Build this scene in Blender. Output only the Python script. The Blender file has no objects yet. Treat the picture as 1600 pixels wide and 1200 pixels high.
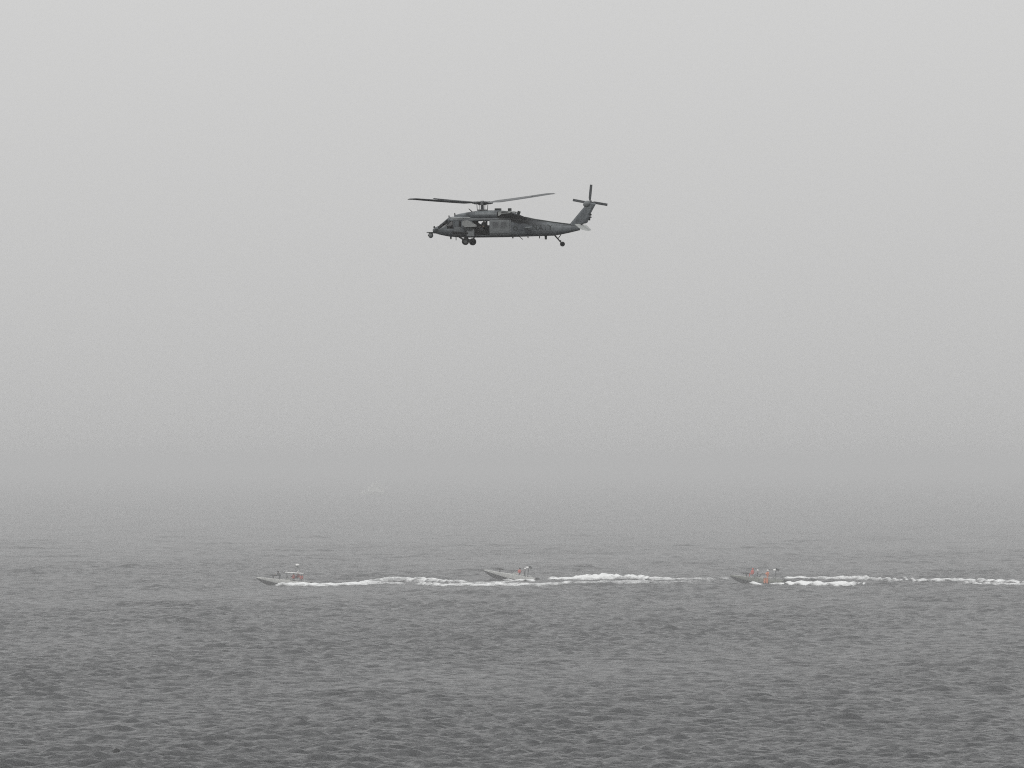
import bpy, bmesh, math, random
import numpy as np
from mathutils import Vector, Matrix, Euler
R = math.radians
random.seed(7)
S = bpy.context.scene
C = S.collection

# ------------------------------------------------------------------ camera
FPX = 8889.0            # focal length in photo pixels (200 mm on 36 mm)
HORIZON = 722.0         # photo row of the sea horizon
HC = 16.6               # camera height above the sea (ship's deck)
cam = bpy.data.cameras.new('camera'); cam.lens = 200; cam.sensor_width = 36
cam.clip_start = 1; cam.clip_end = 100000
co = bpy.data.objects.new('camera', cam); C.objects.link(co)
co.location = (0, 0, HC)
co.rotation_euler = (R(90) + math.atan((HORIZON - 600) / FPX), 0, 0)
S.camera = co

# ------------------------------------------------------------------ sky, sun, exposure
SUN_EL, SUN_AZ = R(50), R(212)      # azimuth clockwise from +Y: high, behind-left of the camera
w = bpy.data.worlds.new('World'); S.world = w; w.use_nodes = True
nt = w.node_tree; N = nt.nodes; L = nt.links
bg = N['Background']
sky = N.new('ShaderNodeTexSky'); sky.sky_type = 'NISHITA'; sky.sun_disc = False
sky.sun_elevation = SUN_EL; sky.sun_rotation = SUN_AZ; sky.dust_density = 6; sky.air_density = 1.5
hs = N.new('ShaderNodeHueSaturation'); hs.inputs['Saturation'].default_value = 0.12
L.new(sky.outputs[0], hs.inputs['Color'])
sc_ = N.new('ShaderNodeVectorMath'); sc_.operation = 'SCALE'; sc_.inputs['Scale'].default_value = 0.1
L.new(hs.outputs[0], sc_.inputs[0])
# overcast dome: brightness rises evenly with elevation
tc = N.new('ShaderNodeTexCoord'); sx = N.new('ShaderNodeSeparateXYZ')
L.new(tc.outputs['Generated'], sx.inputs[0])
mx = N.new('ShaderNodeMath'); mx.operation = 'MAXIMUM'; mx.inputs[1].default_value = 0
L.new(sx.outputs['Z'], mx.inputs[0])
pw = N.new('ShaderNodeMath'); pw.operation = 'POWER'; pw.inputs[1].default_value = 0.55
L.new(mx.outputs[0], pw.inputs[0])
ma = N.new('ShaderNodeMath'); ma.operation = 'MULTIPLY_ADD'; ma.inputs[1].default_value = 0.68; ma.inputs[2].default_value = 0.495
L.new(pw.outputs[0], ma.inputs[0])
oc = N.new('ShaderNodeVectorMath'); oc.operation = 'SCALE'; oc.inputs[0].default_value = (1.0, 1.0, 0.995)
L.new(ma.outputs[0], oc.inputs['Scale'])
mix = N.new('ShaderNodeMix'); mix.data_type = 'RGBA'; mix.inputs['Factor'].default_value = 0.93
L.new(sc_.outputs[0], mix.inputs['A']); L.new(oc.outputs[0], mix.inputs['B'])
L.new(mix.outputs['Result'], bg.inputs['Color']); bg.inputs['Strength'].default_value = 1.0

sl = bpy.data.lights.new('sun', 'SUN'); sl.energy = 1.3; sl.angle = R(20); sl.color = (1, .97, .92)
so = bpy.data.objects.new('sun', sl); C.objects.link(so)
sd = Vector((math.sin(SUN_AZ) * math.cos(SUN_EL), math.cos(SUN_AZ) * math.cos(SUN_EL), math.sin(SUN_EL)))
so.rotation_euler = sd.to_track_quat('Z', 'Y').to_euler(); so.location = (-50, -100, 200)

S.view_settings.view_transform = 'Standard'; S.view_settings.look = 'None'
S.view_settings.exposure = 0; S.view_settings.gamma = 1
S.cycles.filter_width = 1.1
S.cycles.use_denoising = False       # keep the fine grain of the chop
S.cycles.max_bounces = 8; S.cycles.volume_bounces = 2; S.cycles.transparent_max_bounces = 24
HAZE_DENSITY, HAZE_TOP, HAZE_COLOR = 0.00055, 22.2, (0.765, 0.77, 0.778)

# ------------------------------------------------------------------ materials
def mat(name, col, rough=0.6, metal=0.0, var=0.12, scale=3.0, bump=0.0, spec=0.3):
    m = bpy.data.materials.new(name); m.use_nodes = True
    n = m.node_tree.nodes; l = m.node_tree.links; p = n['Principled BSDF']
    t = n.new('ShaderNodeTexCoord'); z = n.new('ShaderNodeTexNoise')
    z.inputs['Scale'].default_value = scale; z.inputs['Detail'].default_value = 6
    l.new(t.outputs['Object'], z.inputs['Vector'])
    r = n.new('ShaderNodeMapRange'); r.inputs['From Min'].default_value = .3; r.inputs['From Max'].default_value = .7
    r.inputs['To Min'].default_value = 1 - var; r.inputs['To Max'].default_value = 1 + var
    l.new(z.outputs['Fac'], r.inputs['Value'])
    v = n.new('ShaderNodeVectorMath'); v.operation = 'SCALE'; v.inputs[0].default_value = col[:3]
    l.new(r.outputs[0], v.inputs['Scale']); l.new(v.outputs[0], p.inputs['Base Color'])
    p.inputs['Roughness'].default_value = rough; p.inputs['Metallic'].default_value = metal; p.inputs['Specular IOR Level'].default_value = spec
    if bump:
        b = n.new('ShaderNodeBump'); b.inputs['Strength'].default_value = bump; b.inputs['Distance'].default_value = .02
        l.new(z.outputs['Fac'], b.inputs['Height']); l.new(b.outputs[0], p.inputs['Normal'])
    return m

def glass_mat(name, tint, clear=0.55):
    m = bpy.data.materials.new(name); m.use_nodes = True
    n = m.node_tree.nodes; l = m.node_tree.links; n.clear()
    o = n.new('ShaderNodeOutputMaterial'); mx = n.new('ShaderNodeMixShader')
    tr = n.new('ShaderNodeBsdfTransparent'); tr.inputs[0].default_value = (clear, clear, clear, 1)
    pb = n.new('ShaderNodeBsdfPrincipled'); pb.inputs['Base Color'].default_value = (*tint, 1)
    pb.inputs['Roughness'].default_value = .06
    fr = n.new('ShaderNodeFresnel'); fr.inputs['IOR'].default_value = 1.5
    ad = n.new('ShaderNodeMath'); ad.operation = 'ADD'; ad.inputs[1].default_value = .08; ad.use_clamp = True
    l.new(fr.outputs[0], ad.inputs[0]); l.new(ad.outputs[0], mx.inputs[0])
    l.new(tr.outputs[0], mx.inputs[1]); l.new(pb.outputs[0], mx.inputs[2]); l.new(mx.outputs[0], o.inputs[0])
    return m

M = {}
M['boat_grey'] = mat('boat_grey', (.63, .64, .62), .55, 0, .1, 2)
M['boat_olive'] = mat('boat_olive', (.25, .265, .235), .55, 0, .12, 2)
M['boat_bottom'] = mat('boat_bottom', (.06, .065, .065), .5, 0, .15, 2)
M['boat_deck'] = mat('boat_deck', (.42, .43, .41), .8, 0, .15, 4)
M['rail'] = mat('rail', (.06, .065, .065), .6)
M['white'] = mat('white', (.8, .8, .79), .4, 0, .04)
M['dark'] = mat('dark', (.009, .0095, .010), .7, 0, .2, spec=.12)
M['gun'] = mat('gun', (.022, .023, .025), .45, .4, .2)
M['red'] = mat('red', (.50, .10, .08), .8, 0, .15, 8)
M['orange'] = mat('orange', (.56, .20, .11), .8, 0, .15, 8)
M['darkcloth'] = mat('darkcloth', (.035, .04, .042), .9, 0, .2, 8)
M['greycloth'] = mat('greycloth', (.16, .165, .17), .9, 0, .2, 8)
M['flight'] = mat('flight', (.022, .024, .018), .9, 0, .2, 8, spec=.1)
M['skin'] = mat('skin', (.36, .22, .15), .6, 0, .05, 8)
M['tyre'] = mat('tyre', (.008, .008, .008), .9, 0, .2, spec=.1)
M['metal'] = mat('metal', (.10, .105, .11), .45, .5, .15)
M['blade'] = mat('blade', (.06, .065, .07), .45, 0, .1, 1)
M['navy_paint'] = mat('navy_paint', (.026, .031, .031), .7, 0, .25, 6, spec=.15)
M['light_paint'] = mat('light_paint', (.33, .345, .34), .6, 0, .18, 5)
M['pale_paint'] = mat('pale_paint', (.21, .22, .22), .55, 0, .15, 4)
M['mid_paint'] = mat('mid_paint', (.125, .135, .14), .55, 0, .15, 2.5)
M['int'] = mat('int', (.008, .0085, .009), .9, 0, .2, spec=.1)
M['glass'] = glass_mat('glass', (.02, .022, .025), .8)
M['dark_glass'] = glass_mat('dark_glass', (.02, .022, .025), .22)

# helicopter skin: weathered two-greys with a streak of soot and painted-in shade aft of the exhausts
def skin_paint():
    m = mat('grey_paint', (.090, .101, .109), .55, 0, .25, 2.0)
    n = m.node_tree.nodes; l = m.node_tree.links; p = n['Principled BSDF']
    src = p.inputs['Base Color'].links[0].from_socket
    t = n.new('ShaderNodeTexCoord'); s = n.new('ShaderNodeSeparateXYZ'); l.new(t.outputs['Object'], s.inputs[0])
    cb = n.new('ShaderNodeCombineXYZ'); l.new(s.outputs['X'], cb.inputs['X']); l.new(s.outputs['Z'], cb.inputs['Y'])
    bk = n.new('ShaderNodeTexBrick'); l.new(cb.outputs[0], bk.inputs['Vector']); bk.inputs['Scale'].default_value = 1.0
    bk.inputs['Brick Width'].default_value = .95; bk.inputs['Row Height'].default_value = .52; bk.inputs['Mortar Size'].default_value = .012
    bk.inputs['Color1'].default_value = (.72, .72, .75, 1); bk.inputs['Color2'].default_value = (1.30, 1.30, 1.28, 1); bk.inputs['Mortar'].default_value = (.55, .55, .55, 1)
    pm = n.new('ShaderNodeMix'); pm.data_type = 'RGBA'; pm.blend_type = 'MULTIPLY'; pm.inputs['Factor'].default_value = 1
    l.new(src, pm.inputs['A']); l.new(bk.outputs['Color'], pm.inputs['B']); src = pm.outputs['Result']
    # distance to a streak of soot and painted hood shadow that starts under the exhaust (x -1.9, z 2.0) and sinks aft
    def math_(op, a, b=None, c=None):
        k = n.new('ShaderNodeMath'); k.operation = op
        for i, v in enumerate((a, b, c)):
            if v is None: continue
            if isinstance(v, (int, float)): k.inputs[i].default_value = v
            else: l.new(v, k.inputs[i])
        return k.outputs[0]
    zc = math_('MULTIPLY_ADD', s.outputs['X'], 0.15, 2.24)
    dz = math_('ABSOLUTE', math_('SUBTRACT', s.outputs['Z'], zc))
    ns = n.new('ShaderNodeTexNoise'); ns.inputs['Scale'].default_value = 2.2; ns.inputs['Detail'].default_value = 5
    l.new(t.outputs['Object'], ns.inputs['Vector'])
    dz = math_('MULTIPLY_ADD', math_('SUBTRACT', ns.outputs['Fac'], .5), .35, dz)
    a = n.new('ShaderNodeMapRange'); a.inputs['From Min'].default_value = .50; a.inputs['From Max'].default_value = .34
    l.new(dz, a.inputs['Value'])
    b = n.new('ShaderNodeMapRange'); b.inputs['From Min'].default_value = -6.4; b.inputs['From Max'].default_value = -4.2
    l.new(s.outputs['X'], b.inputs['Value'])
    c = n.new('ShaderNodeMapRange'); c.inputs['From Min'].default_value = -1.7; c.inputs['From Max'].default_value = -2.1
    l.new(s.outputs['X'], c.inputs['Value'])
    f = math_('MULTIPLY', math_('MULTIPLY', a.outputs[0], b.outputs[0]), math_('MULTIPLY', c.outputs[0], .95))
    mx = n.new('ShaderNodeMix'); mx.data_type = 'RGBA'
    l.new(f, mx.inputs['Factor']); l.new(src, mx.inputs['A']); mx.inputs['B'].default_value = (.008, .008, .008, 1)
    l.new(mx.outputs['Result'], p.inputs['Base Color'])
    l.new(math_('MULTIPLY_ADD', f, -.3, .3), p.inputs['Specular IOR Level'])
    return m
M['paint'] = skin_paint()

# ------------------------------------------------------------------ mesh helpers
def link(o, parent=None):
    C.objects.link(o)
    if parent: o.parent = parent
    return o
def obj(name, bm, m, parent=None, smooth=False):
    me = bpy.data.meshes.new(name)
    bmesh.ops.recalc_face_normals(bm, faces=bm.faces)
    bm.to_mesh(me); bm.free()
    for k in (m if isinstance(m, (list, tuple)) else [m]): me.materials.append(M[k])
    if smooth:
        me.polygons.foreach_set('use_smooth', [True] * len(me.polygons))
        me.set_sharp_from_angle(angle=R(38))
    return link(bpy.data.objects.new(name, me), parent)
def thing(name, label, cat, group=None, mw=None):
    o = bpy.data.objects.new(name, None); o.empty_display_size = .5; C.objects.link(o)
    tag(o, label, cat, group)
    if mw is not None: o.matrix_world = mw
    return o
def tag(o, label, cat=None, group=None, kind=None):
    o['label'] = label
    if cat: o['category'] = cat
    if group: o['group'] = group
    if kind: o['kind'] = kind
    return o
def B(): return bmesh.new()
def box(bm, c, s, rot=None, bev=0.0):
    r = bmesh.ops.create_cube(bm, size=1.0)['verts']
    mtx = Matrix.Translation(c) @ (rot.to_matrix().to_4x4() if rot else Matrix()) @ Matrix.Diagonal((*s, 1))
    bmesh.ops.transform(bm, matrix=mtx, verts=r)
    if bev:
        es = list({e for v in r for e in v.link_edges})
        bmesh.ops.bevel(bm, geom=es, offset=bev, segments=2, affect='EDGES', profile=.6)
    return bm
def tube(bm, a, b, r0, r1=None, n=10):
    a, b = Vector(a), Vector(b); d = b - a
    r1 = r0 if r1 is None else r1
    mtx = Matrix.Translation((a + b) / 2) @ d.to_track_quat('Z', 'Y').to_matrix().to_4x4()
    bmesh.ops.create_cone(bm, cap_ends=True, segments=n, radius1=r0, radius2=r1, depth=d.length, matrix=mtx)
    return bm
def ball(bm, c, s, u=14, v=9, rot=None):
    mtx = Matrix.Translation(c) @ (rot.to_matrix().to_4x4() if rot else Matrix()) @ Matrix.Diagonal((*s, 1))
    bmesh.ops.create_uvsphere(bm, u_segments=u, v_segments=v, radius=1, matrix=mtx)
    return bm
def loft(bm, rings, cap=True, closed=True):
    vs = [[bm.verts.new(p) for p in r] for r in rings]
    n = len(rings[0]); fs = {}
    for i in range(len(vs) - 1):
        for j in range(n if closed else n - 1):
            k = (j + 1) % n
            try: fs[(i, j)] = bm.faces.new((vs[i][j], vs[i][k], vs[i + 1][k], vs[i + 1][j]))
            except ValueError: pass
    if cap and closed:
        for r in (vs[0], vs[-1]):
            try: bm.faces.new(r)
            except ValueError: pass
    return vs, fs
def prism(bm, pts, y0, y1, taper=1.0):
    """outline in x,z extruded in y; the y1 side scaled about its middle by taper"""
    cx = sum(p[0] for p in pts) / len(pts); cz = sum(p[1] for p in pts) / len(pts)
    a = [bm.verts.new((x, y0, z)) for x, z in pts]
    b = [bm.verts.new((cx + (x - cx) * taper, y1, cz + (z - cz) * taper)) for x, z in pts]
    bm.faces.new(a); bm.faces.new(b)
    for i in range(len(pts)):
        k = (i + 1) % len(pts); bm.faces.new((a[i], a[k], b[k], b[i]))
    return bm

# ------------------------------------------------------------------ the sea surface function
rng = np.random.default_rng(11)
WAVES = []
for i in range(158):
    if i < 122:      # steep short chop
        lam = math.exp(rng.uniform(math.log(.62), math.log(3.6))); st = 0.056 * (1.0 if lam < 1.6 else (1.6 / lam) ** 1.2)
    elif i < 150:    # low longer waves
        lam = rng.uniform(3.6, 9); st = .008
    else:            # faint swell
        lam = rng.uniform(14, 30); st = .006
    k = 2 * math.pi / lam
    ang = rng.normal(R(-76), R(24))
    a = st / k * rng.uniform(.4, 1.6)
    WAVES.append((k * math.cos(ang), k * math.sin(ang), a, rng.uniform(0, 2 * math.pi), lam))
GROUPS = []
for i in range(18):                    # steeper sets that come and go in groups
    lam = rng.uniform(1.7, 3.8); k = 2 * math.pi / lam; ang = rng.normal(R(-78), R(17))
    GROUPS.append((k * math.cos(ang), k * math.sin(ang), .050 / k * rng.uniform(.5, 1.5), rng.uniform(0, 2 * math.pi), lam))
SLOW = [(rng.uniform(-.33, .33), rng.uniform(-.16, .16), rng.uniform(0, 6.28)) for i in range(9)]
def cell(y):            # local mesh spacing as a function of distance along y
    d = np.maximum(np.abs(y), 250.0)
    return 0.22 * (d / 320.0) * np.where(d > 850, (d / 850) ** 0.9, 1.0)
def sea_z(x, y):
    x = np.asarray(x, dtype=np.float64); y = np.asarray(y, dtype=np.float64)
    c = cell(y) * np.where(np.abs(x) > 0.112 * np.maximum(np.abs(y), 250) + 5, 40.0, 1.0)
    # gustiness: patches of rougher and calmer water
    g = 1 + .28 * np.sin(x * .031 + y * .0063 + 1.3) * np.sin(y * .0187 - x * .011) + .18 * np.sin(x * .083 - y * .037 + 2.2)
    z = np.zeros(np.broadcast(x, y).shape)
    for kx, ky, a, ph, lam in WAVES:
        f = np.clip((lam / c - 1.7) / 1.6, 0, 1)
        p = kx * x + ky * y + ph
        s = np.sin(p)
        z += a * f * (s + .22 * np.cos(2 * p)) * (g if lam < 9 else 1.0)
    q = np.zeros_like(z)
    for a_, b_, p_ in SLOW: q += np.sin(a_ * x + b_ * y + p_)
    q = np.clip(q / 3.0, 0, 3) ** 1.4
    for kx, ky, a, ph, lam in GROUPS:
        f = np.clip((lam / c - 1.7) / 1.6, 0, 1); p = kx * x + ky * y + ph
        z += a * f * q * (np.sin(p) + .25 * np.cos(2 * p))
    return z
def sea1(x, y): return float(sea_z(np.array([x]), np.array([y]))[0])

def build_sea():
    ys = [-3000.0, -1500, -800, -400, -150, 0, 100, 180, 220, 250]
    y = 275.0
    while y < 26000:
        ys.append(y); y += float(cell(np.array(y))) * (1.05 if y < 3000 else 1.05 * (y / 3000) ** 1.5)
    ys = np.array(ys)
    nf = 440
    u = np.linspace(-1, 1, nf)
    uo = 1 + np.cumsum(np.geomspace(.08, 30, 16))
    u = np.concatenate([-uo[::-1], u, uo])
    wd = 0.104 * np.maximum(np.abs(ys), 250) + 4
    X = wd[:, None] * u[None, :]; Y = np.repeat(ys[:, None], len(u), 1)
    X = np.clip(X, -24000, 24000)
    Z = sea_z(X, Y)
    nr, nc = X.shape
    co_ = np.stack([X, Y, Z], -1).reshape(-1, 3).astype(np.float32)
    i = np.arange(nr - 1)[:, None] * nc + np.arange(nc - 1)[None, :]
    q = np.stack([i, i + 1, i + nc + 1, i + nc], -1).reshape(-1, 4).astype(np.int32)
    me = bpy.data.meshes.new('sea')
    me.vertices.add(len(co_)); me.vertices.foreach_set('co', co_.ravel())
    me.loops.add(q.size); me.loops.foreach_set('vertex_index', q.ravel())
    me.polygons.add(len(q)); me.polygons.foreach_set('loop_start', np.arange(0, q.size, 4, dtype=np.int32))
    me.polygons.foreach_set('loop_total', np.full(len(q), 4, dtype=np.int32))
    me.polygons.foreach_set('use_smooth', np.ones(len(q), dtype=bool))
    me.update(calc_edges=True)
    o = link(bpy.data.objects.new('sea', me)); o['kind'] = 'structure'
    tag(o, 'grey choppy open sea under low haze')
    m = bpy.data.materials.new('sea_water'); m.use_nodes = True
    n = m.node_tree.nodes; l = m.node_tree.links; p = n['Principled BSDF']
    p.inputs['Base Color'].default_value = (.007, .0088, .0108, 1)
    p.inputs['Roughness'].default_value = .23; p.inputs['IOR'].default_value = 1.333
    t = n.new('ShaderNodeTexCoord')
    prev = None
    for sc, st, dist, det in ((.9, 1.0, .62, 3), (2.8, 1.0, .30, 4)):
        mp = n.new('ShaderNodeMapping'); mp.inputs['Scale'].default_value = (1.0, .8, 1); mp.inputs['Rotation'].default_value = (0, 0, R(-22))
        l.new(t.outputs['Object'], mp.inputs['Vector'])
        z = n.new('ShaderNodeTexNoise'); z.inputs['Scale'].default_value = sc; z.inputs['Detail'].default_value = det
        z.inputs['Roughness'].default_value = .6
        l.new(mp.outputs[0], z.inputs['Vector'])
        b = n.new('ShaderNodeBump'); b.inputs['Strength'].default_value = st; b.inputs['Distance'].default_value = dist
        l.new(z.outputs['Fac'], b.inputs['Height'])
        gm = n.new('ShaderNodeMapping'); gm.inputs['Scale'].default_value = (1.0, .35, 1); l.new(t.outputs['Object'], gm.inputs['Vector'])
        gz = n.new('ShaderNodeTexNoise'); gz.inputs['Scale'].default_value = .11 if prev is None else .035; gz.inputs['Detail'].default_value = 5; gz.inputs['Roughness'].default_value = .7
        l.new(gm.outputs[0], gz.inputs['Vector'])
        gr = n.new('ShaderNodeMapRange'); gr.inputs['From Min'].default_value = .32; gr.inputs['From Max'].default_value = .68; gr.inputs['To Min'].default_value = .35; gr.inputs['To Max'].default_value = 1.0
        l.new(gz.outputs['Fac'], gr.inputs['Value']); l.new(gr.outputs[0], b.inputs['Strength'])
        if prev: l.new(prev, b.inputs['Normal'])
        prev = b.outputs[0]
    l.new(prev, p.inputs['Normal'])
    me.materials.append(m)
build_sea()

def on_sea(px, py):
    d = FPX * HC / (py - HORIZON)
    return (px - 800) / FPX * d, d

# ------------------------------------------------------------------ helicopter
HD = FPX / 16.8                        # 16.8 px per metre
HELI = Matrix.Translation(((754 - 800) / 16.8, HD, HC + (HORIZON - 371) / 16.8)) @ \
    Matrix.Rotation(R(166), 4, 'Z') @ Matrix.Rotation(R(-1.5), 4, 'X')
H = thing('helicopter', 'grey military transport helicopter flying above the sea with its cabin door open', 'helicopter', None, HELI)
# the section of the body at a station: half width by height
ST = [  # x, bottom, top, half width, exponent
    (4.74, .56, .84, .22, 2.2), (4.62, .48, .95, .40, 2.3), (4.42, .40, 1.03, .56, 2.5), (4.10, .30, 1.16, .72, 2.7),
    (3.80, .23, 1.39, .84, 2.8), (3.45, .16, 1.67, .95, 3.0), (3.14, .11, 1.91, 1.02, 3.2), (2.95, .09, 1.96, 1.06, 3.4),
    (2.50, .05, 1.99, 1.12, 3.8), (1.97, .03, 2.0, 1.16, 4), (1.76, .01, 2.0, 1.17, 4.2), (1.38, .0, 2.0, 1.18, 4.3), (.68, 0, 2.0, 1.18, 4.4),
    (-.10, 0, 2.0, 1.18, 4.4), (-.96, 0, 2.0, 1.18, 4.4), (-1.75, 0, 1.98, 1.17, 4.2), (-2.55, .01, 1.93, 1.14, 4), (-3.1, .02, 1.82, 1.06, 3.6),
    (-3.9, .04, 1.67, .94, 3.2), (-4.8, .06, 1.53, .78, 3.0), (-5.8, .08, 1.37, .60, 2.8), (-6.8, .10, 1.22, .45, 2.6),
    (-7.5, .20, 1.12, .36, 2.5), (-8.3, .36, 1.03, .26, 2.4), (-9.3, .58, 1.0, .14, 2.3)]
T = [0, .015, .05, .09, .16, .27, .40, .50, .58, .68, .775, .86, .93, .975, 1.0]     # .09*2 = door sill, .775*2 = door head
def half_w(x, z):
    for a, b in zip(ST, ST[1:]):
        if b[0] <= x <= a[0]:
            f = (a[0] - x) / (a[0] - b[0])
            zb, zt, w_, n_ = [a[i] + (b[i] - a[i]) * f for i in range(1, 5)]
            t = min(1, max(0, (z - zb) / (zt - zb)))
            return w_ * (1 - abs(2 * t - 1) ** n_) ** (1 / n_)
    return 0
def ring(s):
    x, zb, zt, w_, n_ = s
    P = []
    for t in T: P.append((x, w_ * max(0, 1 - abs(2 * t - 1) ** n_) ** (1 / n_), zb + (zt - zb) * t))
    return P + [(x, -y, z) for x, y, z in P[-2:0:-1]]
def build_fuselage():
    bm = B(); rings = [ring(s) for s in ST]
    vs, fs = loft(bm, rings)
    nT = len(T); n = len(rings[0])
    def faces(i0, i1, j0, j1, side):     # station range, level range
        out = []
        for i in range(i0, i1):
            for j in range(j0, j1):
                jj = j if side > 0 else n - 1 - j
                out.append((i, jj))
        return out
    holes = {'cabin': [], 'pane': []}
    panes = []
    for s in (1, -1):
        if s > 0: holes['cabin'] += faces(12, 14, 3, 10, s)   # open sliding door
        else: holes['cabin'] += faces(12, 13, 8, 10, s) + faces(13, 14, 8, 10, s)   # windows of the closed far door
        panes.append(('windshield', faces(3, 6, 8, 12, s)))
        panes.append(('cockpit_window', faces(6, 8, 6, 10, s)))
        panes.append(('gunner_window', faces(9, 10, 6, 10, s)))
    for nm, keys in panes:
        pb = B(); mp = {}
        for k in keys:
            f = fs[k]; q = []
            for v in f.verts:
                if v not in mp: mp[v] = pb.verts.new(v.co * 1.0)
                q.append(mp[v])
            pb.faces.new(q)
        g = bmesh.ops.inset_region(pb, faces=pb.faces[:], thickness=.0, depth=-.015)
        obj(nm, pb, 'glass' if nm == 'windshield' else 'dark_glass', H, True)
    dele = [fs[k] for k in holes['cabin']] + [fs[k] for _, ks in panes for k in ks]
    bmesh.ops.delete(bm, geom=dele, context='FACES')
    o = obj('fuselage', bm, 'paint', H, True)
    sm = o.modifiers.new('thick', 'SOLIDIFY'); sm.thickness = .05; sm.offset = -1
    # window frames: thin bars round every side pane
    for s in (1, -1):
        for (x0, x1, z0, z1) in ((2.97, 3.12, 1.0, 1.02),):
            pass
build_fuselage()
def strip_on_side(name, x0, x1, z0, z1, m, out=.012, th=.02, s=1, nx=6, nz=4):
    """a plate lying on the body's side"""
    bm = B(); a = []; b = []
    for i in range(nx + 1):
        for j in range(nz + 1):
            x = x0 + (x1 - x0) * i / nx; z = z0 + (z1 - z0) * j / nz
            y = half_w(x, z)
            a.append(bm.verts.new((x, s * (y + out), z))); b.append(bm.verts.new((x, s * (y + out - th), z)))
    W = nz + 1
    for i in range(nx):
        for j in range(nz):
            k = i * W + j
            bm.faces.new((a[k], a[k + 1], a[k + 1 + W], a[k + W])); bm.faces.new((b[k], b[k + W], b[k + 1 + W], b[k + 1]))
    edge = [i * W for i in range(nx + 1)] + [nx * W + j for j in range(1, nz + 1)] + [i * W + nz for i in range(nx - 1, -1, -1)] + [j for j in range(nz - 1, 0, -1)]
    for p, q in zip(edge, edge[1:] + edge[:1]): bm.faces.new((a[p], a[q], b[q], b[p]))
    return obj(name, bm, m, H, False)
for s in (1, -1):
    door = strip_on_side('sliding_door' if s > 0 else 'aft_panel', -2.86, -1.0, .16, 1.60, 'mid_paint', .035, .03, s, 8, 6)
    for x in (-1.22, -2.02):
        w_ = strip_on_side('door_window', x - .62, x, .86, 1.48, 'dark_glass' if False else 'int', .05, .012, s, 3, 3)
        w_.data.materials.clear(); w_.data.materials.append(M['mid_paint'])
        g = strip_on_side('window_pane', x - .56, x - .06, .92, 1.42, 'navy_paint', .058, .01, s, 3, 3)
        g.data.materials.clear(); g.data.materials.append(mat('tinted_pane', (.075, .08, .085), .15) if 'tinted_pane' not in bpy.data.materials else bpy.data.materials['tinted_pane'])
        g.parent = w_
        w_.parent = door
    strip_on_side('door_rail', -2.9, 2.55, 1.66, 1.71, 'mid_paint', .05, .06, s, 16, 1)
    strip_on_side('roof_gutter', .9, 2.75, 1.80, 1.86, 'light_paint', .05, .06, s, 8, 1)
    strip_on_side('cabin_frame', -2.98, -2.88, .2, 1.6, 'mid_paint', .02, .02, s, 1, 5)
# cabin insides
bm = B()
box(bm, (-.55, 0, .13), (5.6, 2.2, .06)); obj('cabin_floor', bm, 'int', H)
bm = B(); box(bm, (-1.75, 0, .95), (.06, 2.2, 1.55)); obj('aft_bulkhead', bm, 'int', H)
bm = B(); box(bm, (-.05, 0, 1.8), (3.3, 2.0, .06)); obj('cabin_ceiling', bm, 'int', H)
for s in (1, -1):
    bm = B(); box(bm, (1.15, s * .72, .95), (.05, .62, 1.5)); obj('forward_bulkhead', bm, 'int', H)
for s in (1, -1):                      # pilots' seats
    bm = B(); box(bm, (2.55, s * .5, .5), (.5, .5, .18), bev=.04); box(bm, (2.28, s * .5, .92), (.14, .5, .85), Euler((0, R(-10), 0)), .04)
    obj('pilot_seat', bm, 'int', H)
bm = B(); box(bm, (3.35, 0, .95), (.5, 1.3, .28), Euler((0, R(12), 0)), .05); obj('instrument_panel', bm, 'int', H)
for y in (-.55, 0.0, .55):
    bm = B(); box(bm, (-1.45, y, .42), (.42, .44, .06)); box(bm, (-1.66, y, .85), (.06, .44, .8)); obj('troop_seat', bm, 'int', H)
for x in (-.10, -.62):
    bm = B(); tube(bm, (x, -1.1, .15), (x, -1.1, 1.6), .10 if x > -.2 else .03); obj('door_post', bm, 'int', H)
# door gun on the near side
bm = B(); tube(bm, (.25, .95, .16), (.25, .95, .85), .05); box(bm, (.2, .95, .92), (.55, .16, .2), bev=.02)
tube(bm, (.4, 1.0, .94), (.75, 1.2, .92), .035); box(bm, (-.15, .92, .78), (.3, .22, .3))
obj('door_gun', bm, 'gun', H)

# upper cowling
def cowl_ring(x, zt, w_, zb=1.86):
    P = []
    for i in range(15):
        a = math.pi * i / 14
        c, s_ = math.cos(a), math.sin(a)
        P.append((x, w_ * math.copysign(abs(c) ** .62, c), zb + (zt - zb) * abs(s_) ** .62))
    return P
bm = B()
loft(bm, [cowl_ring(*a) for a in ((2.66, 2.02, .28), (2.52, 2.14, .42), (2.1, 2.25, .55), (1.3, 2.38, .68), (.5, 2.48, .74), (-.3, 2.52, .75), (-1.5, 2.52, .72),
     (-2.5, 2.44, .62), (-3.1, 2.26, .52), (-3.7, 2.02, .42, 1.5), (-4.3, 1.78, .32, 1.3), (-5.0, 1.60, .26, 1.2), (-6.8, 1.32, .2, 1.0), (-8.6, 1.08, .14, .8))])
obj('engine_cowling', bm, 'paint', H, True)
bm = B()                               # drive shaft cover along the boom
loft(bm, [[(x, .13 * math.cos(t) * k, z + .1 * math.sin(t)) for t in [math.pi * i / 8 for i in range(9)]] for x, z, k in ((-4.1, 1.80, 1.2), (-5.0, 1.60, 1.1), (-6.8, 1.31, 1), (-8.7, 1.06, .9))])
obj('drive_shaft_cover', bm, 'navy_paint', H, True)
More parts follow.
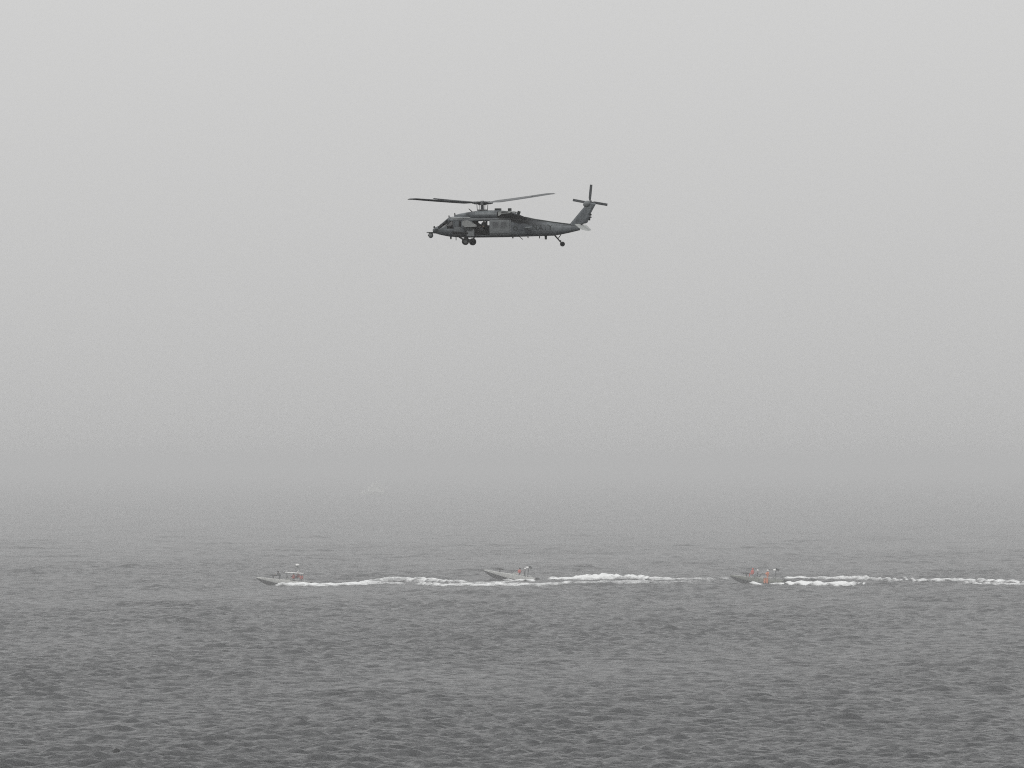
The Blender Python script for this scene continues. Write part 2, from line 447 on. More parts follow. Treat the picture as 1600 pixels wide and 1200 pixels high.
for s in (1, -1):
    bm = B()
    rr = []
    for x, r_, z in ((1.02, .2, 2.02), (.95, .27, 2.02), (.7, .33, 2.03), (.2, .36, 2.04), (-1.0, .36, 2.05), (-1.55, .33, 2.05), (-1.72, .3, 2.05)):
        rr.append([(x, s * .80 + r_ * 1.0 * math.cos(t), z + r_ * math.sin(t)) for t in [2 * math.pi * i / 20 for i in range(20)]])
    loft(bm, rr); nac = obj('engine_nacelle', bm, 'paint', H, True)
    bm = B(); tube(bm, (1.0, s * .80, 2.02), (1.05, s * .80, 2.02), .15, .15, 16); obj('intake', bm, 'dark', nac)
    bm = B(); tube(bm, (-1.69, s * .8, 2.05), (-1.80, s * .8, 2.06), .345, .345, 20); obj('exhaust_ring', bm, 'dark', nac)
    # infrared suppressor: a flat hood that ends in an open mouth
    bm = B()
    prism(bm, [(-1.78, 2.34), (-2.0, 2.42), (-2.95, 2.42), (-3.08, 2.36), (-2.9, 2.22), (-2.1, 2.15), (-1.78, 1.92)], s * .55, s * 1.12)
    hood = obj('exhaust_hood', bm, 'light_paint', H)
    bm = B(); prism(bm, [(-2.02, 2.16), (-2.85, 2.21), (-3.0, 1.98), (-2.5, 1.76), (-1.95, 1.78)], s * .6, s * 1.05)
    obj('exhaust_mouth', bm, 'dark', hood)
    bm = B(); prism(bm, [(-2.1, 2.36), (-2.75, 2.36), (-2.75, 2.31), (-2.1, 2.28)], s * 1.1, s * 1.135); obj('louvre', bm, 'dark', hood)
# roof fittings
bm = B(); box(bm, (-1.5, 0, 2.60), (.55, .5, .2), bev=.03); obj('roof_box', bm, 'navy_paint', H)
bm = B(); box(bm, (-2.62, 0, 2.53), (.3, .3, .34), bev=.03); obj('roof_box', bm, 'navy_paint', H)
bm = B(); box(bm, (-3.48, 0, 2.26), (.26, .26, .34), Euler((0, R(-20), 0)), .03); obj('roof_box', bm, 'navy_paint', H)
bm = B(); tube(bm, (.98, 0, 2.40), (1.32, 0, 2.70), .05, .03); obj('whip_antenna', bm, 'dark', H)
bm = B(); tube(bm, (2.6, .15, 2.0), (2.62, .15, 2.30), .07, .05); obj('pitot_tube', bm, 'dark', H)
bm = B(); tube(bm, (3.14, .2, 1.85), (3.17, .2, 2.08), .06, .05); obj('pitot_tube', bm, 'dark', H)
# nose: sensor shelf with a turret ball and a small camera
bm = B(); prism(bm, [(5.33, .56), (5.33, .50), (4.6, .42), (4.4, .42), (4.4, .56)], -.22, .22); obj('sensor_shelf', bm, 'navy_paint', H)
bm = B(); ball(bm, (4.98, 0, .24), (.23, .23, .25), 18, 12); tube(bm, (4.98, 0, .3), (4.98, 0, .5), .2, .2, 16)
tur = obj('sensor_turret', bm, 'mid_paint', H, True)
bm = B(); tube(bm, (5.1, .12, .26), (5.2, .17, .26), .07, .07, 12); obj('lens', bm, 'dark', tur)
bm = B(); box(bm, (4.62, .1, 1.02), (.16, .14, .14), Euler((0, R(35), 0)), .02); obj('nose_camera', bm, 'dark', H)
strip_on_side('nose_panel', 4.05, 4.5, .5, .85, 'navy_paint', .01, .015, 1, 4, 3)
def post(a, b, r=.035, nm='window_frame', m='paint'):
    bm = B(); tube(bm, a, b, r, r, 6); obj(nm, bm, m, H)
post((3.08, .0, 1.95), (4.12, 0, 1.18))
for s in (1, -1):
    post((3.12, s * .97, 1.72), (4.08, s * .70, .84), .04); post((2.5, s * 1.1, 1.0), (2.5, s * 1.08, 1.72), .045); post((2.95, s * 1.045, 1.02), (2.95, s * 1.02, 1.7), .03)
for s in (1, -1):
    post((3.35, s * .55, 1.5), (3.9, s * .15, 1.30), .02, 'wiper', 'dark')
# side stores: the wedge-shaped pylon fairing, rack, sponson and step tube
for s in (1, -1):
    bm = B(); prism(bm, [(1.55, 1.57), (1.22, 1.60), (.98, 1.55), (.22, 1.12), (.22, .96), (1.38, .94), (1.62, 1.2)], s * 1.12, s * 1.52, .94)
    obj('pylon_fairing', bm, 'pale_paint', H)
    bm = B(); box(bm, (1.1, s * 1.38, .86), (.85, .12, .1), bev=.02); box(bm, (1.25, s * 1.38, .72), (.2, .14, .25)); box(bm, (.85, s * 1.4, .75), (.5, .16, .16), bev=.03)
    obj('weapon_rack', bm, 'navy_paint', H)
    bm = B(); box(bm, (.83, s * 1.26, .42), (.72, .26, .66), bev=.06); obj('gear_sponson', bm, 'mid_paint', H)
    bm = B(); tube(bm, (2.45, s * 1.34, .46), (1.05, s * 1.36, .40), .10, .09, 12); ball(bm, (2.45, s * 1.34, .46), (.16, .11, .12))
    obj('step_tube', bm, 'dark', H, True)
    strip_on_side('cockpit_door', 1.8, 2.44, .2, 1.0, 'mid_paint', .012, .015, s, 4, 4)
# landing gear
def wheel(parent, c, r, wdt, name='wheel'):
    bm = B(); rr = []
    for y, k in ((-1, .72), (-.92, .9), (-.6, 1), (.6, 1), (.92, .9), (1, .72)):
        rr.append([(c[0] + r * k * math.cos(t), c[1] + y * wdt / 2, c[2] + r * k * math.sin(t)) for t in [2 * math.pi * i / 22 for i in range(22)]])
    loft(bm, rr); wo = obj(name, bm, 'tyre', parent, True)
    bm = B(); tube(bm, (c[0], c[1] - wdt * .54, c[2]), (c[0], c[1] + wdt * .54, c[2]), r * .5, r * .5, 14); obj('rim', bm, 'rail' if r > .3 else 'dark', wo)
for s in (1, -1):
    bm = B(); tube(bm, (2.0, s * 1.0, .08), (1.3, s * 1.18, -.36), .085, .075); tube(bm, (1.3, s * 1.1, -.36), (1.3, s * 1.35, -.36), .06)
    tube(bm, (.95, s * 1.22, .35), (1.28, s * 1.2, -.3), .08, .055)
    obj('main_gear_leg', bm, 'dark', H)
    wheel(H, (1.30, s * 1.36, -.37), .335, .22)
bm = B(); tube(bm, (-6.9, 0, .15), (-7.55, .0, -.58), .07, .055); tube(bm, (-7.5, 0, .2), (-7.2, 0, -.2), .04); tube(bm, (-7.64, -.16, -.66), (-7.64, .16, -.66), .05); box(bm, (-7.42, 0, -.38), (.18, .14, .12))
obj('tail_gear_leg', bm, 'dark', H)
wheel(H, (-7.64, 0, -.68), .225, .18)
# belly aerials
for x, h_, wd in ((3.05, .15, .16), (2.55, .26, .07), (-2.9, .13, .14), (-4.35, .15, .1), (-5.45, .2, .08), (-6.05, .3, .25)):
    bm = B(); zb = 0.02 if x > -3 else .06
    prism(bm, [(x - wd / 2, zb + .12), (x + wd / 2, zb + .12), (x + wd * .35, zb - h_), (x - wd * .4, zb - h_)], -.04, .04); obj('belly_antenna', bm, 'dark', H)
bm = B(); tube(bm, (-3.5, 0, .08), (-3.85, 0, -.22), .03); obj('belly_antenna', bm, 'dark', H)
# step and light tab on the boom side
for s in (1, -1):
    bm = B(); box(bm, (-4.55, s * (half_w(-4.55, .9) + .10), .86), (.55, .26, .1), Euler((s * R(-18), 0, 0)), .02); box(bm, (-4.72, s * (half_w(-4.7, .9) + .10), .78), (.22, .2, .2), bev=.03)
    obj('side_fin', bm, 'mid_paint', H)
# roundel with bars
for s in (1, -1):
    X0, Z0 = -3.40, .80
    bm = B(); vo = []; vi = []
    for i in range(28):
        a = 2 * math.pi * i / 28
        for r_, lst in ((.21, vo), (.12, vi)):
            x = X0 + r_ * math.cos(a); z = Z0 + r_ * math.sin(a); lst.append(bm.verts.new((x, s * (half_w(x, z) + .012), z)))
    for i in range(28): bm.faces.new((vo[i], vo[(i + 1) % 28], vi[(i + 1) % 28], vi[i]))
    obj('roundel', bm, 'navy_paint', H)
# lettering on the boom, laid on the skin
def letters(txt, x0, z0, size, s, m):
    cu = bpy.data.curves.new('lettering', 'FONT'); cu.body = txt; cu.size = size; cu.space_character = 1.12; cu.offset = .012
    o = bpy.data.objects.new('lettering_src', cu); C.objects.link(o)
    bpy.context.view_layer.update()
    dg = bpy.context.evaluated_depsgraph_get()
    me = bpy.data.meshes.new_from_object(o.evaluated_get(dg)); bpy.data.objects.remove(o)
    for v in me.vertices:
        x = x0 - v.co.x if s > 0 else x0 + v.co.x
        z = z0 + v.co.y
        v.co = (x, s * (half_w(x, z) + .014), z)
    me.materials.clear(); me.materials.append(M[m])
    link(bpy.data.objects.new('lettering', me), H)
letters('NAVY', -4.92, .66, .66, 1, 'navy_paint'); letters('NAVY', -6.35, .66, .66, -1, 'navy_paint')

# tail pylon, stabilator, tail rotor
bm = B()
out = [(-8.2, 1.0), (-9.72, 2.75), (-10.15, 3.1), (-10.72, 3.12), (-10.85, 3.02), (-10.3, 2.02), (-10.36, 1.78), (-10.18, 1.62), (-10.05, 1.3), (-9.9, 1.22), (-9.35, 1.12), (-9.3, .62), (-8.5, .45)]
mid = [bm.verts.new((x, 0, z)) for x, z in out]
cx, cz = -9.6, 1.9
for s in (1, -1):
    inn = [bm.verts.new((x + (cx + .55 * (z - 1.9) * -.95 - x) * .34, s * (.17 - .02 * z), z + (cz - z) * .08)) for x, z in out]
    for i in range(len(out)):
        k = (i + 1) % len(out); bm.faces.new((mid[i], mid[k], inn[k], inn[i]))
    bm.faces.new(inn)
bmesh.ops.triangulate(bm, faces=bm.faces[:])
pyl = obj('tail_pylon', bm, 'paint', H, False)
bm = B(); ball(bm, (-10.0, .06, 3.02), (.37, .22, .29), 18, 12, Euler((0, R(25), 0))); obj('tail_gearbox', bm, 'mid_paint', H, True)
bm = B(); box(bm, (-10.33, .02, 2.02), (.2, .16, .16), bev=.03); box(bm, (-10.3, 0, 1.78), (.26, .12, .1), bev=.02); obj('tail_light', bm, 'dark', H)
# stabilator: one plate across, trailing edge down
bm = B(); rr = []
for y in (-2.19, -2.1, -.9, -.3, .3, .9, 2.1, 2.19):
    k = 1 if abs(y) < 2.15 else .8
    ch = (1.05 - .12 * abs(y)) * k
    prof = [(0, 0), (.06, .045), (.3, .055), (.7, .03), (1, .004), (.7, -.025), (.3, -.04), (.06, -.03)]
    rr.append([(-(px_ - .25) * ch, y, pz * k) for px_, pz in prof])
loft(bm, rr)
bmesh.ops.transform(bm, matrix=Matrix.Translation((-9.47, 0, 1.0)) @ Matrix.Rotation(R(-40), 4, 'Y'), verts=bm.verts)
st_ = obj('stabilator', bm, 'light_paint', H, True)  # lighter grey than the body: sky reflection put into the colour
# tail rotor on the far side of the pylon
TR = Vector((-10.2, -.42, 3.15))
bm = B(); tube(bm, TR + Vector((0, .55, -.06)), TR + Vector((0, -.1, 0)), .10, .08, 12); box(bm, TR, (.36, .1, .36), Euler((0, R(12), 0)), .04)
obj('tail_rotor_hub', bm, 'metal', H)
def blade_mesh(r0, r1, chord, thick, twist0, twist1, sweep_tip, nseg=14, bend=0.0, rootc=.4):
    bm = B(); rr = []
    for i in range(nseg + 1):
        f = i / nseg; x = r0 + (r1 - r0) * f
        k = rootc if i == 0 else (min(1, rootc + f * 5) if f < .12 else 1)
        off = 0
        if sweep_tip and f > .92: off = -(f - .92) / .08 * sweep_tip; k *= 1 - .3 * (f - .92) / .08
        c = chord * k; tw = twist0 + (twist1 - twist0) * f
        z = bend * f * f
        prof = [(.25, 0), (.2, .5), (.0, .55), (-.4, .3), (-.75, .0), (-.4, -.25), (0, -.45), (.2, -.4)]
        ring_ = []
        for py_, pz_ in prof:
            yy, zz = py_ * c + off, pz_ * thick * (k if k < 1 else 1)
            ring_.append((x, yy * math.cos(tw) - zz * math.sin(tw), z + yy * math.sin(tw) + zz * math.cos(tw)))
        rr.append(ring_)
    loft(bm, rr); return bm
first = None
for ang in (84, 169, 264, 350):
    if first is None:
        o = obj('tail_rotor_blade', blade_mesh(.18, 1.66, .24, .035, R(12), R(6), 0, 6, 0, .6), 'blade', H, True); first = o
    else:
        o = first.copy(); link(o, H)
    # local span X -> image direction (right = -X, up = Z); blade plane faces Y
    a = R(ang)
    span = Vector((-math.cos(a), 0, math.sin(a))); ax = Vector((0, -1, 0)); ch = ax.cross(span)
    o.matrix_local = Matrix.Translation(TR) @ Matrix((span, ch, ax)).transposed().to_4x4()
# main rotor
HUB = Vector((0, 0, 3.22))
bm = B(); tube(bm, (0, 0, 2.4), (0, 0, 3.2), .15, .12, 16); obj('rotor_mast', bm, 'metal', H)
bm = B(); tube(bm, (0, 0, 3.02), (0, 0, 3.34), .42, .36, 16); tube(bm, (0, 0, 3.32), (0, 0, 3.42), .22, .16, 12)
tube(bm, (0, 0, 2.5), (0, 0, 2.6), .5, .5, 18)
for q in range(8):
    a = R(22 + 45 * q); tube(bm, (.2 * math.cos(a), .2 * math.sin(a), 3.30), (.82 * math.cos(a), .82 * math.sin(a), 3.27), .05, .09, 6)
hub = obj('rotor_hub', bm, 'metal', H)
FLAP = {50: (1.9, .05), 140: (2.8, .06), 230: (6.3, .12), 320: (3.6, .08)}
first = None
for az, (fl, bd) in FLAP.items():
    rz = Matrix.Rotation(R(az), 4, 'Z')
    bm = B()                           # the blade's grip, damper and pitch rod
    tube(bm, (.3, 0, 0), (1.15, 0, .02), .13, .10, 10); box(bm, (.62, -.2, .06), (.5, .12, .14), bev=.02); box(bm, (.85, .12, -.02), (.24, .26, .2), bev=.03)
    for v in bm.verts: v.co = (rz @ v.co) + HUB
    obj('blade_grip', bm, 'metal', H)
    bm = B(); tube(bm, rz @ Vector((.46, .25, 2.5)), rz @ Vector((.5, .28, 3.2)), .03, .03, 6); obj('pitch_rod', bm, 'dark', H)
    if first is None:
        o = obj('main_rotor_blade', blade_mesh(1.0, 8.18, .55, .085, R(21), R(11), .22, 26, .08, .45), 'blade', H, True); first = o
    else:
        o = first.copy(); link(o, H)
    o.matrix_local = Matrix.Translation(HUB) @ rz @ Matrix.Rotation(R(-fl), 4, 'Y')

# ------------------------------------------------------------------ people
def person(label, cat_group, mw, pose, cols, hat=None, vest=None, height=1.75):
    """local frame: X forward, Y left, Z up, origin at the feet (or seat base for sitters)"""
    top, legs = cols
    k = height / 1.75
    J = {'pel': (0, 0, .93), 'sp': (0, 0, 1.12), 'ch': (.0, 0, 1.32), 'nk': (.0, 0, 1.47), 'hd': (.02, 0, 1.58), 'cr': (.01, 0, 1.68), 'no': (.105, 0, 1.585)}
    for s, n_ in ((1, 'l'), (-1, 'r')):
        J['sh' + n_] = (0, s * .19, 1.40); J['el' + n_] = (-.04, s * .25, 1.13); J['wr' + n_] = (.05, s * .25, .90); J['ha' + n_] = (.08, s * .24, .80); J['th' + n_] = (.11, s * .20, .84)
        J['hp' + n_] = (0, s * .1, .90); J['kn' + n_] = (.03, s * .11, .50); J['an' + n_] = (-.02, s * .11, .09); J['to' + n_] = (.17, s * .12, .04)
    def shift(names, d):
        for q in names: J[q] = tuple(a + b for a, b in zip(J[q], d))
    if pose == 'sit':
        for n_, s in (('l', 1), ('r', -1)):
            J['kn' + n_] = (.43, s * .14, .92); J['an' + n_] = (.42, s * .14, .50); J['to' + n_] = (.60, s * .14, .45)
            J['el' + n_] = (.06, s * .25, 1.14); J['wr' + n_] = (.29, s * .17, 1.07); J['ha' + n_] = (.37, s * .14, 1.06); J['th' + n_] = (.36, s * .08, 1.10)
        shift(J.keys(), (0, 0, -.45))
    elif pose == 'helm':               # standing, knees soft, both hands forward
        shift(('sp', 'ch', 'nk', 'hd', 'cr', 'no', 'shl', 'shr'), (.05, 0, -.02))
        for n_, s in (('l', 1), ('r', -1)):
            J['kn' + n_] = (.09, s * .13, .49)
            J['el' + n_] = (.10, s * .26, 1.14); J['wr' + n_] = (.32, s * .20, 1.16); J['ha' + n_] = (.41, s * .17, 1.19); J['th' + n_] = (.39, s * .12, 1.23)
    elif pose == 'gunner':             # leaning to the gun grips
        shift(('sp',), (.08, 0, 0)); shift(('ch', 'shl', 'shr'), (.17, 0, -.04)); shift(('nk',), (.22, 0, -.07)); shift(('hd', 'cr', 'no'), (.26, 0, -.08))
        for n_, s in (('l', 1), ('r', -1)):
            J['kn' + n_] = (.13, s * .15, .48); J['an' + n_] = (-.05, s * .16, .09); J['to' + n_] = (.14, s * .18, .04)
            J['el' + n_] = (.33, s * .24, 1.10); J['wr' + n_] = (.54, s * .12, 1.12); J['ha' + n_] = (.62, s * .08, 1.14); J['th' + n_] = (.60, s * .04, 1.18)
    elif pose == 'hold':               # one hand on a rail, looking ahead
        J['ell'] = (.08, .30, 1.15); J['wrl'] = (.28, .26, 1.22); J['hal'] = (.36, .24, 1.25); J['thl'] = (.34, .19, 1.28)
        J['elr'] = (-.05, -.28, 1.13); J['wrr'] = (.12, -.24, .95)
        J['har'] = (.19, -.22, .90); J['thr'] = (.2, -.17, .95)
    rad = {'pel': .145, 'sp': .135, 'ch': .155, 'nk': .062, 'hd': .098, 'cr': .080, 'no': .018}
    for n_ in 'lr':
        rad.update({'sh' + n_: .075, 'el' + n_: .05, 'wr' + n_: .036, 'ha' + n_: .034, 'th' + n_: .014, 'hp' + n_: .10, 'kn' + n_: .066, 'an' + n_: .045, 'to' + n_: .036})
    bones = [('pel', 'sp', 0), ('sp', 'ch', 0), ('ch', 'nk', 0), ('nk', 'hd', 2), ('hd', 'cr', 2), ('hd', 'no', 2)]
    for n_ in 'lr':
        bones += [('ch', 'sh' + n_, 0), ('sh' + n_, 'el' + n_, 0), ('el' + n_, 'wr' + n_, 0), ('wr' + n_, 'ha' + n_, 2), ('wr' + n_, 'th' + n_, 2),
                  ('pel', 'hp' + n_, 1), ('hp' + n_, 'kn' + n_, 1), ('kn' + n_, 'an' + n_, 1), ('an' + n_, 'to' + n_, 3)]
    names = list(J); idx = {q: i for i, q in enumerate(names)}
    me = bpy.data.meshes.new('person_src'); me.from_pydata([tuple(c * k for c in J[q]) for q in names], [(idx[a], idx[b]) for a, b, _ in bones], [])
    o = bpy.data.objects.new('person_src', me); C.objects.link(o)
    o.modifiers.new('skin', 'SKIN').use_smooth_shade = True
    sv = me.skin_vertices[0].data
    for q, i in idx.items():
        sv[i].radius = (rad[q] * k, rad[q] * k * (.8 if q in ('pel', 'sp', 'ch') else 1)); sv[i].use_root = (q == 'pel')
    sb = o.modifiers.new('sub', 'SUBSURF'); sb.levels = 1; sb.render_levels = 1
    dg = bpy.context.evaluated_depsgraph_get(); bm2 = bpy.data.meshes.new_from_object(o.evaluated_get(dg)); bpy.data.objects.remove(o)
    bm2.name = 'person'
    bm2.materials.clear()
    for q in (top, legs, 'skin', 'dark'): bm2.materials.append(M[q])
    segs = [(Vector(J[a]) * k, Vector(J[b]) * k, mi) for a, b, mi in bones]
    for p in bm2.polygons:
        best, bi = 1e9, 0
        for a, b, mi in segs:
            d = b - a; t = max(0, min(1, (p.center - a).dot(d) / max(d.length_squared, 1e-9)))
            dd = (p.center - a - d * t).length
            if dd < best: best, bi = dd, mi
        p.material_index = bi
    po = bpy.data.objects.new('person', bm2); C.objects.link(po); po.matrix_world = mw
    tag(po, label, 'person', cat_group)
    hd = Vector(J['hd']) * k
    if hat:
        bm = B(); ball(bm, hd + Vector((-.012, 0, .045)), (.145, .135, .125), 14, 9)
        bmesh.ops.delete(bm, geom=[v for v in bm.verts if v.co.z < hd.z - .03 and v.co.x > hd.x - .02], context='VERTS')
        obj('helmet', bm, hat, po, True)
    if vest:
        ch, sp = Vector(J['ch']) * k, Vector(J['sp']) * k
        bm = B(); ax = (ch - sp).normalized(); rr = []
        for f, rx, ry in ((-.16, .20, .23), (-.02, .225, .25), (.12, .225, .26), (.25, .20, .24), (.33, .12, .15)):
            c = sp + ax * f
            rr.append([c + Vector((rx * math.cos(t), ry * math.sin(t), 0)) for t in [2 * math.pi * i / 14 for i in range(14)]])
        loft(bm, rr, cap=False); obj('life_jacket', bm, vest, po, True)
    # eyes
    for s in (1, -1):
        bm = B(); ball(bm, hd + Vector((.088, s * .036, .012)), (.012, .014, .010), 6, 4); obj('eye', bm, 'dark', po)
    return po
HM = HELI
person('aircrew member in white helmet seated by the port cockpit window of the helicopter', None, HM @ Matrix.Translation((2.50, .5, .52)), 'sit', ('flight', 'flight'), 'white')
person('aircrew member in dark helmet seated in the starboard cockpit seat of the helicopter', None, HM @ Matrix.Translation((2.50, -.5, .52)), 'sit', ('flight', 'flight'), 'dark')
person('crewman in dark helmet sitting at the door gun in the open cabin door', None, HM @ Matrix.Translation((-.25, .45, .40)) @ Matrix.Rotation(R(70), 4, 'Z'), 'sit', ('flight', 'flight'), 'dark', 'darkcloth')

# ------------------------------------------------------------------ patrol boats
LEN = 7.25
def boat(label, px_bow, py_water, pitch, yaw, lift, hullm, ttop, draught=.42, roll=0):
    """origin at the stern keel; X forward"""
    # place by the stern's waterline
    x0, d = on_sea(px_bow, py_water)
    z0 = sea1(x0, d)
    mw = Matrix.Translation((x0, d, z0 - draught + lift)) @ Matrix.Rotation(R(180 - yaw), 4, 'Z') @ Matrix.Rotation(R(-pitch), 4, 'Y') @ Matrix.Rotation(R(roll), 4, 'X')
    t = thing('patrol_boat', label, 'boat', 'patrol boats running in line across the sea', mw)
    st = []
    for i in range(15):
        f = i / 14; x = LEN * f
        beam = 1.05 * (1 - max(0, (f - .38) / .62) ** 2.4) + .012
        keel = .0 + max(0, (f - .72) / .28) ** 1.35 * .86
        chz = .30 + max(0, (f - .36) / .64) ** 1.3 * .68
        chy = beam * (.86 - .18 * max(0, f - .4))
        shz = .86 + .26 * f
        if i == 14: chz = .99; keel = .93; chy = .012
        st.append((x, keel, chy, chz, beam, shz))
    bm = B(); rr = [[(x, -chy, chz), (x, 0, kz), (x, chy, chz)] for x, kz, chy, chz, b_, sz in st]
    vs, _ = loft(bm, rr, closed=False, cap=False); bm.faces.new(vs[0][::-1]) if False else None
    obj('hull_bottom', bm, 'boat_bottom', t, True)
    for s in (1, -1):
        bm = B(); rr = [[(x, s * chy, chz), (x, s * (chy + b_) / 2 * 1.03, (chz + sz) / 2), (x, s * b_, sz), (x, s * max(.0, b_ - .10), sz + .012), (x, s * max(0, b_ - .12), sz - .06)] for x, kz, chy, chz, b_, sz in st]
        loft(bm, rr, closed=False); obj('hull_side', bm, hullm, t, True)
        bm = B()
        for a, b_ in zip(st, st[1:]):
            tube(bm, (a[0], s * (a[2] + .01), a[3]), (b_[0], s * (b_[2] + .01), b_[3]), .045, .045, 6)
        obj('chine_rail', bm, 'rail', t)
    bm = B(); a = st[0]; v = [bm.verts.new(p) for p in ((0, -a[2], a[3]), (0, 0, a[1]), (0, a[2], a[3]), (0, a[4], a[5] - .12), (0, -a[4], a[5] - .12))]; bm.faces.new(v)
    obj('transom', bm, hullm, t)
    bm = B(); rr = [[(x, -(b_ - .08), min(.42, 9)), (x, (b_ - .08), .42)] for x, kz, chy, chz, b_, sz in st[:9]]
    loft(bm, rr, closed=False); obj('cockpit_sole', bm, 'boat_deck', t)
    bm = B(); rr = [[(x, -max(.0, b_ - .11), sz - .03), (x, 0, sz + .03), (x, max(0, b_ - .11), sz - .03)] for x, kz, chy, chz, b_, sz in st[8:]]
    vs, _ = loft(bm, rr, closed=False)
    x, kz, chy, chz, b_, sz = st[8]
    q = [bm.verts.new((x, -(b_ - .1), .40)), bm.verts.new((x, b_ - .1, .40))]; bm.faces.new((vs[0][0], vs[0][1], vs[0][2], q[1], q[0]))
    obj('foredeck', bm, 'boat_deck', t, False)
    bm = B(); box(bm, (LEN - .1, 0, 1.13), (.16, .1, .08), bev=.02); obj('bow_fitting', bm, 'dark', t)
    # console, seats, windscreen
    bm = B(); prism(bm, [(2.55, .42), (3.25, .42), (3.2, 1.05), (2.95, 1.22), (2.6, 1.18)], -.42, .42); con = obj('console', bm, 'boat_deck', t)
    bm = B(); prism(bm, [(3.18, 1.08), (3.21, 1.08), (2.99, 1.52), (2.96, 1.52)], -.44, .44); obj('windscreen', bm, 'dark_glass', con)
    bm = B(); box(bm, (1.55, 0, .68), (.5, 1.1, .5), bev=.05); box(bm, (1.32, 0, 1.05), (.12, 1.1, .4), bev=.03); obj('helm_seat', bm, 'greycloth', t)
    bm = B(); box(bm, (.55, .0, .62), (.5, 1.3, .36), bev=.04); obj('stern_locker', bm, 'boat_deck', t)
    # outboards
    for s in (.36, -.36):
        bm = B(); rr = []
        for z, a, b_ in ((.50, .12, .12), (.56, .24, .17), (.72, .32, .19), (.88, .30, .17), (.95, .17, .10)):
            rr.append([(-.42 + a * math.cos(q) - (.04 if z > 1 else 0), s + b_ * math.sin(q), z) for q in [2 * math.pi * i / 14 for i in range(14)]])
        loft(bm, rr); om = obj('outboard_motor', bm, 'dark', t, True)
        bm = B(); prism(bm, [(-.30, .6), (-.55, .6), (-.52, .1), (-.6, -.32), (-.3, -.38), (-.32, .1)], s - .06, s + .06); obj('motor_leg', bm, 'dark', om)
        bm = B(); box(bm, (-.1, s, .5), (.35, .26, .24), bev=.03); obj('motor_bracket', bm, 'rail', om)
    # bow gun
    bm = B(); tube(bm, (4.95, 0, 1.0), (4.95, 0, 1.42), .09, .06); g0 = obj('gun_pedestal', bm, 'gun', t)
    bm = B(); box(bm, (4.85, 0, 1.50), (.75, .16, .2), bev=.02); tube(bm, (5.2, 0, 1.53), (6.25, 0, 1.56), .032, .026, 8); box(bm, (4.95, .2, 1.45), (.3, .22, .26), bev=.02)
    tube(bm, (4.5, .1, 1.5), (4.36, .12, 1.48), .03); tube(bm, (4.5, -.1, 1.5), (4.36, -.12, 1.48), .03); tube(bm, (5.2, 0, 1.44), (5.5, 0, 1.46), .05)
    obj('bow_gun', bm, 'gun', g0)
    # rails
    for s in (1, -1):
        bm = B()
        pts = [(x, s * (b_ - .06), sz) for x, kz, chy, chz, b_, sz in st[1:6:2]]
        for p in pts: tube(bm, p, (p[0], p[1], p[2] + .22), .016, .016, 5)
        for p, q in zip(pts, pts[1:]): tube(bm, (p[0], p[1], p[2] + .22), (q[0], q[1], q[2] + .22), .018, .018, 5)
        obj('grab_rail', bm, 'boat_grey', t)
    # antenna mast with a white radome
    if ttop:
        for x in (1.0, 3.05):
            for s in (1, -1):
                bm = B(); tube(bm, (x, s * .78, .85), (x + .05, s * .72, 1.96), .032, .032, 8); obj('canopy_post', bm, 'rail', t)
        bm = B(); box(bm, (2.1, 0, 2.0), (2.45, 1.65, .07), bev=.025); can = obj('canopy', bm, 'white', t)
        bm = B(); 
        for s in (1, -1): tube(bm, (1.55, s * .3, 2.08), (1.75, s * .12, 3.0), .028, .022, 6)
        tube(bm, (2.0, 0, 2.08), (1.76, 0, 3.0), .025, .02, 6)
        obj('mast', bm, 'metal', t)
        bm = B(); 
        for i in range(16):
            a, b_ = 2 * math.pi * i / 16, 2 * math.pi * (i + 1) / 16
            tube(bm, (1.75 + .28 * math.cos(a), .02, 2.58 + .3 * math.sin(a)), (1.75 + .28 * math.cos(b_), .02, 2.58 + .3 * math.sin(b_)), .028, .028, 5)
        obj('loop_antenna', bm, 'rail', t)
        bm = B(); tube(bm, (1.76, 0, 3.0), (1.76, 0, 3.08), .24, .26, 16); ball(bm, (1.76, 0, 3.10), (.26, .26, .13), 16, 8); obj('radome', bm, 'white', t, True)
        bm = B(); tube(bm, (1.62, .0, 2.1), (1.62, .0, 2.36), .07, .06, 10); ball(bm, (1.62, 0, 2.38), (.08, .08, .08)); obj('lamp', bm, 'white', t, True)
    else:
        bm = B()
        for s in (1, -1): tube(bm, (.98, s * .5, .8), (1.0, s * .42, 2.05), .03, .03, 8)
        tube(bm, (1.0, -.42, 2.05), (1.0, .42, 2.05), .03, .03, 8); tube(bm, (1.0, 0, 2.05), (1.0, 0, 2.5), .02, .02, 6)
        obj('mast', bm, 'rail', t)
        bm = B(); tube(bm, (1.18, 0, 2.10), (1.18, 0, 2.18), .2, .22, 14); ball(bm, (1.18, 0, 2.19), (.22, .22, .12), 14, 8); obj('radome', bm, 'white', t, True)
        bm = B()
        for i in range(4):
            prism(bm, [(.98 - .11 * i, 2.48 - .03 * i), (.87 - .11 * i, 2.45 - .03 * i), (.87 - .11 * i, 2.12 - .03 * i), (.98 - .11 * i, 2.13 - .03 * i)], .03 * math.sin(i * 1.7) - .01, .03 * math.sin(i * 1.7) + .01)
        obj('flag', bm, 'darkcloth', t)
    return t, mw
TM, RZ = Matrix.Translation, lambda a: Matrix.Rotation(R(a), 4, 'Z')
